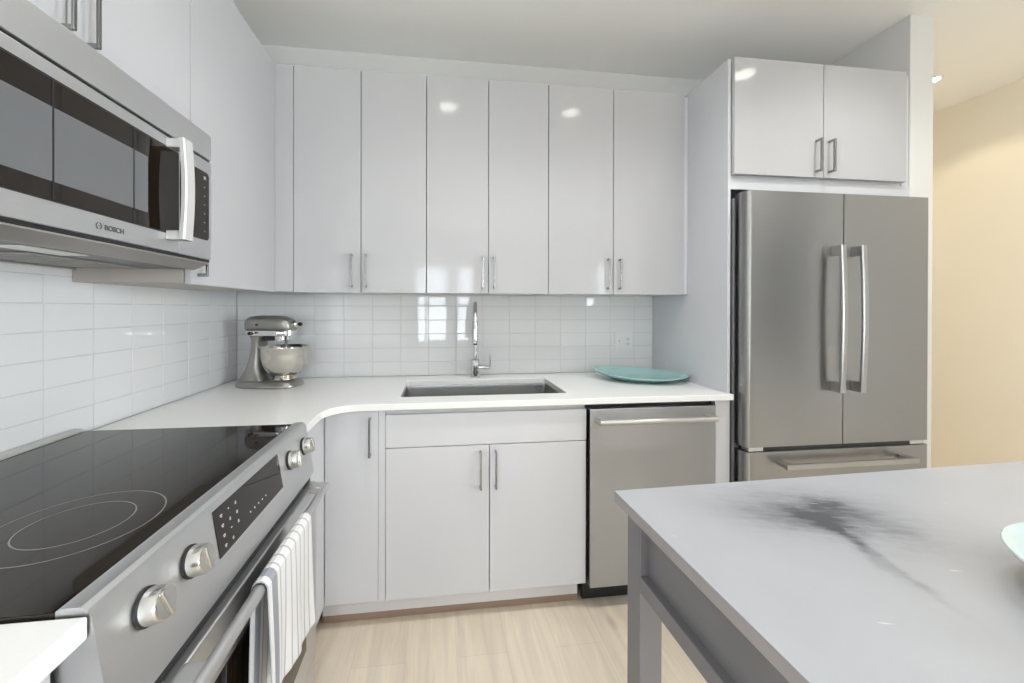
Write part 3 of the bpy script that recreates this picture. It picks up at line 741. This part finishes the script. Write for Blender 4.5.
# ------------------------------------------------------------------ stand mixer (built along its own x axis)
t = thing('stand_mixer', 'pewter grey stand mixer with a polished steel bowl, in the corner of the worktop', 'mixer', (.0845, -.172, ZC), rotz=math.radians(-11), local=True)
def sq(cx, hx, hy, z, n=24, p=3.0, cy=0):
    r = []
    for i in range(n):
        a = 2*PI*i/n; c, s = math.cos(a), math.sin(a)
        r.append((cx+hx*math.copysign(abs(c)**(2/p), c), cy+hy*math.copysign(abs(s)**(2/p), s), z))
    return r
bm = bmesh.new()
loft(bm, [sq(.171, .149, .090, .0005), sq(.171, .153, .094, .006), sq(.171, .152, .093, .014), sq(.166, .140, .084, .026), sq(.150, .115, .070, .032)])
# pedestal column rising from the back of the base
loft(bm, [sq(.105, .074, .072, .018), sq(.098, .059, .060, .048), sq(.101, .041, .050, .080), sq(.110, .030, .045, .140), sq(.114, .025, .043, .190), sq(.116, .026, .043, .228), sq(.120, .044, .045, .250)])
obj('base', bm, 'mixer', t, ang=42)
bm = bmesh.new(); rings = []
for x, hz, hy, zc in ((.0585, .010, .014, .291), (.060, .024, .030, .294), (.067, .032, .042, .298), (.085, .0375, .050, .302), (.13, .040, .055, .3045), (.19, .040, .056, .3045), (.235, .0385, .054, .303), (.262, .034, .050, .299), (.279, .028, .042, .294), (.288, .020, .032, .289), (.291, .009, .016, .286)):
    rings.append([(x, hy*math.copysign(abs(math.cos(a))**.6, math.cos(a)), zc+hz*math.copysign(abs(math.sin(a))**.6, math.sin(a))) for a in [2*PI*i/28 for i in range(28)]])
loft(bm, rings); hd = obj('head', bm, 'mixer', t, ang=42)
bm = bmesh.new()
pr = [(.061, -.028), (.073, -.045), (.12, -.0565), (.235, -.0565), (.272, -.045), (.289, -.03), (.289, .03), (.272, .045), (.235, .0565), (.12, .0565), (.073, .045), (.061, .028)]
prism(bm, pr, .247, .272, 'z', bev=.002); obj('trim_band', bm, 'chrome', hd, 'chrome band around the head')
bm = bmesh.new(); lathe(bm, [(0, .222), (.030, .222), (.042, .226), (.043, .245), (.047, .247), (.047, .254), (0, .254)], 32, Matrix.Translation((.238, 0, 0)))
pl = obj('planetary_hub', bm, 'chrome', t)
bm = bmesh.new(); lathe(bm, [(0, .19), (.007, .19), (.007, .222), (.024, .224), (0, .224)], 20, Matrix.Translation((.246, .008, 0)))
tube(bm, [(.246, .008, .20), (.246, -.034, .17), (.246, -.042, .12), (.246, -.022, .075), (.246, .008, .062), (.246, .038, .075), (.246, .058, .12), (.246, .050, .17), (.246, .008, .20)], .005, 10)
obj('beater', bm, 'greyplastic', pl, ang=42)
bm = bmesh.new(); lathe(bm, [(0, 0), (.015, 0), (.017, .004), (.017, .016), (.013, .020), (0, .020)], 24, Matrix.Translation((.286, 0, .302)) @ Matrix.Rotation(PI/2, 4, 'Y'))
tube(bm, [(.300, 0, .302), (.314, 0, .302)], .006, 12); at = obj('attachment_hub', bm, 'chrome', t)
bm = bmesh.new(); tube(bm, [(.312, 0, .302), (.318, 0, .302), (.330, 0, .302)], [.006, .0095, .008], 14); obj('hub_knob', bm, 'black', at)
for q, rd in (([(.108, -.052, .259), (.108, -.068, .259)], [.0085, .0075]), ([(.138, -.050, .300), (.138, -.060, .300)], .0055), ([(.134, -.053, .262), (.138, -.066, .262)], .0045)):
    bm = bmesh.new(); tube(bm, q, rd, 14); obj('control_knob', bm, 'black', hd)
bm = bmesh.new()
prf = [(0, .0345), (.052, .0335), (.054, .036), (.050, .045), (.046, .049), (.062, .058), (.083, .080), (.097, .110), (.1045, .150), (.1075, .188), (.1105, .191), (.1105, .194), (.1065, .1945), (.1035, .188), (.100, .150), (.092, .112), (.078, .083), (.058, .062), (0, .056)]
lathe(bm, prf, 56, Matrix.Translation((.243, 0, 0))); obj('bowl', bm, 'bowlsteel', t, ang=42)
bm = bmesh.new(); prism(bm, [(.144, -.03), (.205, -.03), (.205, .03), (.144, .03)], .222, .2465, 'z', bev=.004); obj('head_underside', bm, 'black', hd)

# ------------------------------------------------------------------ teal platter
t = thing('serving_platter', 'oval teal glazed platter on the worktop beside the tall fridge panel', 'platter', (2.1375, -.262, ZC), rotz=math.radians(-23), local=True)
bm = bmesh.new(); rings = []
def oval(a, b, z, n=64, dip=0): return [(a*math.cos(2*PI*i/n), b*math.sin(2*PI*i/n), z+dip*(2.6*(math.cos(2*PI*i/n))**2-2.0*math.cos(2*PI*i/n)+1.2*math.sin(2*PI*i/n))) for i in range(n)]
for a, b, z, dip in ((.125, .09, .0005, 0), (.14, .105, .006, 0), (.185, .135, .017, .001), (.228, .155, .027, .003), (.2385, .1635, .033, .004), (.2375, .1625, .036, .004), (.229, .154, .0335, .004), (.18, .128, .023, .001), (.12, .085, .0155, 0), (.05, .035, .0145, 0)):
    rings.append(oval(a, b, z, 64, dip))
loft(bm, rings); obj('dish', bm, 'teal', t, ang=60)

# ------------------------------------------------------------------ island
IX, IY = 1.4362, -1.4510
t = thing('island_table', 'grey island table with a smoky grey stone top, in the foreground', 'island', (IX, IY, 0), rotz=math.radians(1.5), local=True)
IW, ID = 1.45, .78
bm = bmesh.new(); box(bm, 0, IW, -ID, 0, .9125, .914, bev=.0006); tp = obj('top', bm, 'islandtop', t, 'honed grey stone top with a dark smoky vein')
bm = bmesh.new(); box(bm, 0.0003, IW-.0003, -ID+.0003, -.0003, .892, .9123, bev=.0008); obj('edge_band', bm, 'edge', tp, 'taupe grey edge below the stone surface')
LW = .047
for lx_, ly_ in ((.018, -.022-LW), (IW-.018-LW, -.022-LW), (.018, -ID+.022), (IW-.018-LW, -ID+.022)):
    obj('leg', B(lx_, lx_+LW, ly_, ly_+LW, .0005, .8915, bev=.002), 'islandwood', t)
for nm, a in (('apron', None),):
    obj('apron', B(.034, .050, -ID+.022+LW, -.022-LW, .752, .8915, bev=.001), 'islandwood', t)
    obj('apron', B(.018+LW, IW-.018-LW, -.056, -.040, .752, .8915, bev=.001), 'islandwood', t)
    obj('apron', B(.018+LW, IW-.018-LW, -ID+.040, -ID+.056, .752, .8915, bev=.001), 'islandwood', t)
    obj('apron', B(IW-.050, IW-.034, -ID+.022+LW, -.022-LW, .752, .8915, bev=.001), 'islandwood', t)
obj('rail', B(.0185, .050, -ID+.022+LW, -.022-LW, .748, .779, bev=.0015), 'islandwood', t)
obj('rail', B(IW-.050, IW-.0185, -ID+.022+LW, -.022-LW, .748, .779, bev=.0015), 'islandwood', t)

BX, BY = 1.972, -1.897
t = thing('bowl', 'pale aqua bowl standing on the island, cut off by the picture edge', 'bowl', (BX, BY, .9143))
bm = bmesh.new(); mx = Matrix.Translation((BX, BY, .9143))
lathe(bm, [(0, .003), (.095, .003), (.097, 0), (.104, 0), (.122, .004), (.138, .012), (.146, .022), (.151, .034), (.158, .043)], 64, mx); obj('outside', bm, 'olive', t, 'olive brown outside', ang=42)
bm = bmesh.new(); lathe(bm, [(.158, .043), (.1665, .0475), (.168, .050), (.1665, .052), (.158, .049), (.146, .040), (.138, .027), (.120, .014), (.08, .009), (0, .008)], 64, mx); obj('inside', bm, 'aqua', t, ang=42)

# ------------------------------------------------------------------ recessed lights
def downlight(x, y, power, label, col=(1, .985, .975), group='recessed ceiling lights', blend=.9, deg=130, k=1):
    t = thing('recessed_light', label, 'ceiling light', (x, y, CEIL), group)
    bm = bmesh.new(); lathe(bm, [(.062, -.0005), (.088, -.0005), (.090, -.004), (.084, -.007), (.070, -.008), (.062, -.004)], 40, Matrix.Translation((x, y, CEIL)) @ Matrix.Diagonal((k, k, 1, 1))); obj('trim_ring', bm, 'bezel', t)
    bm = bmesh.new(); lathe(bm, [(0, -.0035), (.061, -.0035), (.061, -.0012), (0, -.0012)], 40, Matrix.Translation((x, y, CEIL)) @ Matrix.Diagonal((k, k, 1, 1))); obj('lens', bm, 'lamp', t)
    l = bpy.data.lights.new('recessed_lamp', 'SPOT'); l.energy = power; l.color = col; l.spot_size = math.radians(deg); l.spot_blend = blend; l.shadow_soft_size = .05
    o = bpy.data.objects.new('recessed_lamp', l); COL.objects.link(o); o.parent = t; o.location = (0, 0, -.03)
    return t
downlight(1.134, -1.19, 31, 'recessed ceiling light above the gap between stove and island')
downlight(2.02, -1.165, 31, 'recessed ceiling light in front of the dishwasher')
downlight(2.90, -1.19, 31, 'recessed ceiling light in front of the fridge')
downlight(4.10, -.17, 9, 'recessed ceiling light in the cream hallway beyond the fridge', (1, .86, .66), deg=128, blend=.3, k=.62)
downlight(1.30, -4.65, 30, 'recessed ceiling light far behind the kitchen, nearer one')
downlight(1.30, -5.40, 30, 'recessed ceiling light far behind the kitchen, by the rear windows')
downlight(4.20, -1.15, 20, 'added unseen fill light in the ceiling of the hallway opening beside the island', (1, .93, .80), blend=.9, deg=150)  # added out of view to even out the light on the hall wall
downlight(4.05, 1.0, 34, 'added unseen fill light in the ceiling deep in the cream hallway', (1, .92, .78), blend=.9, deg=150)  # added out of view to brighten the hallway
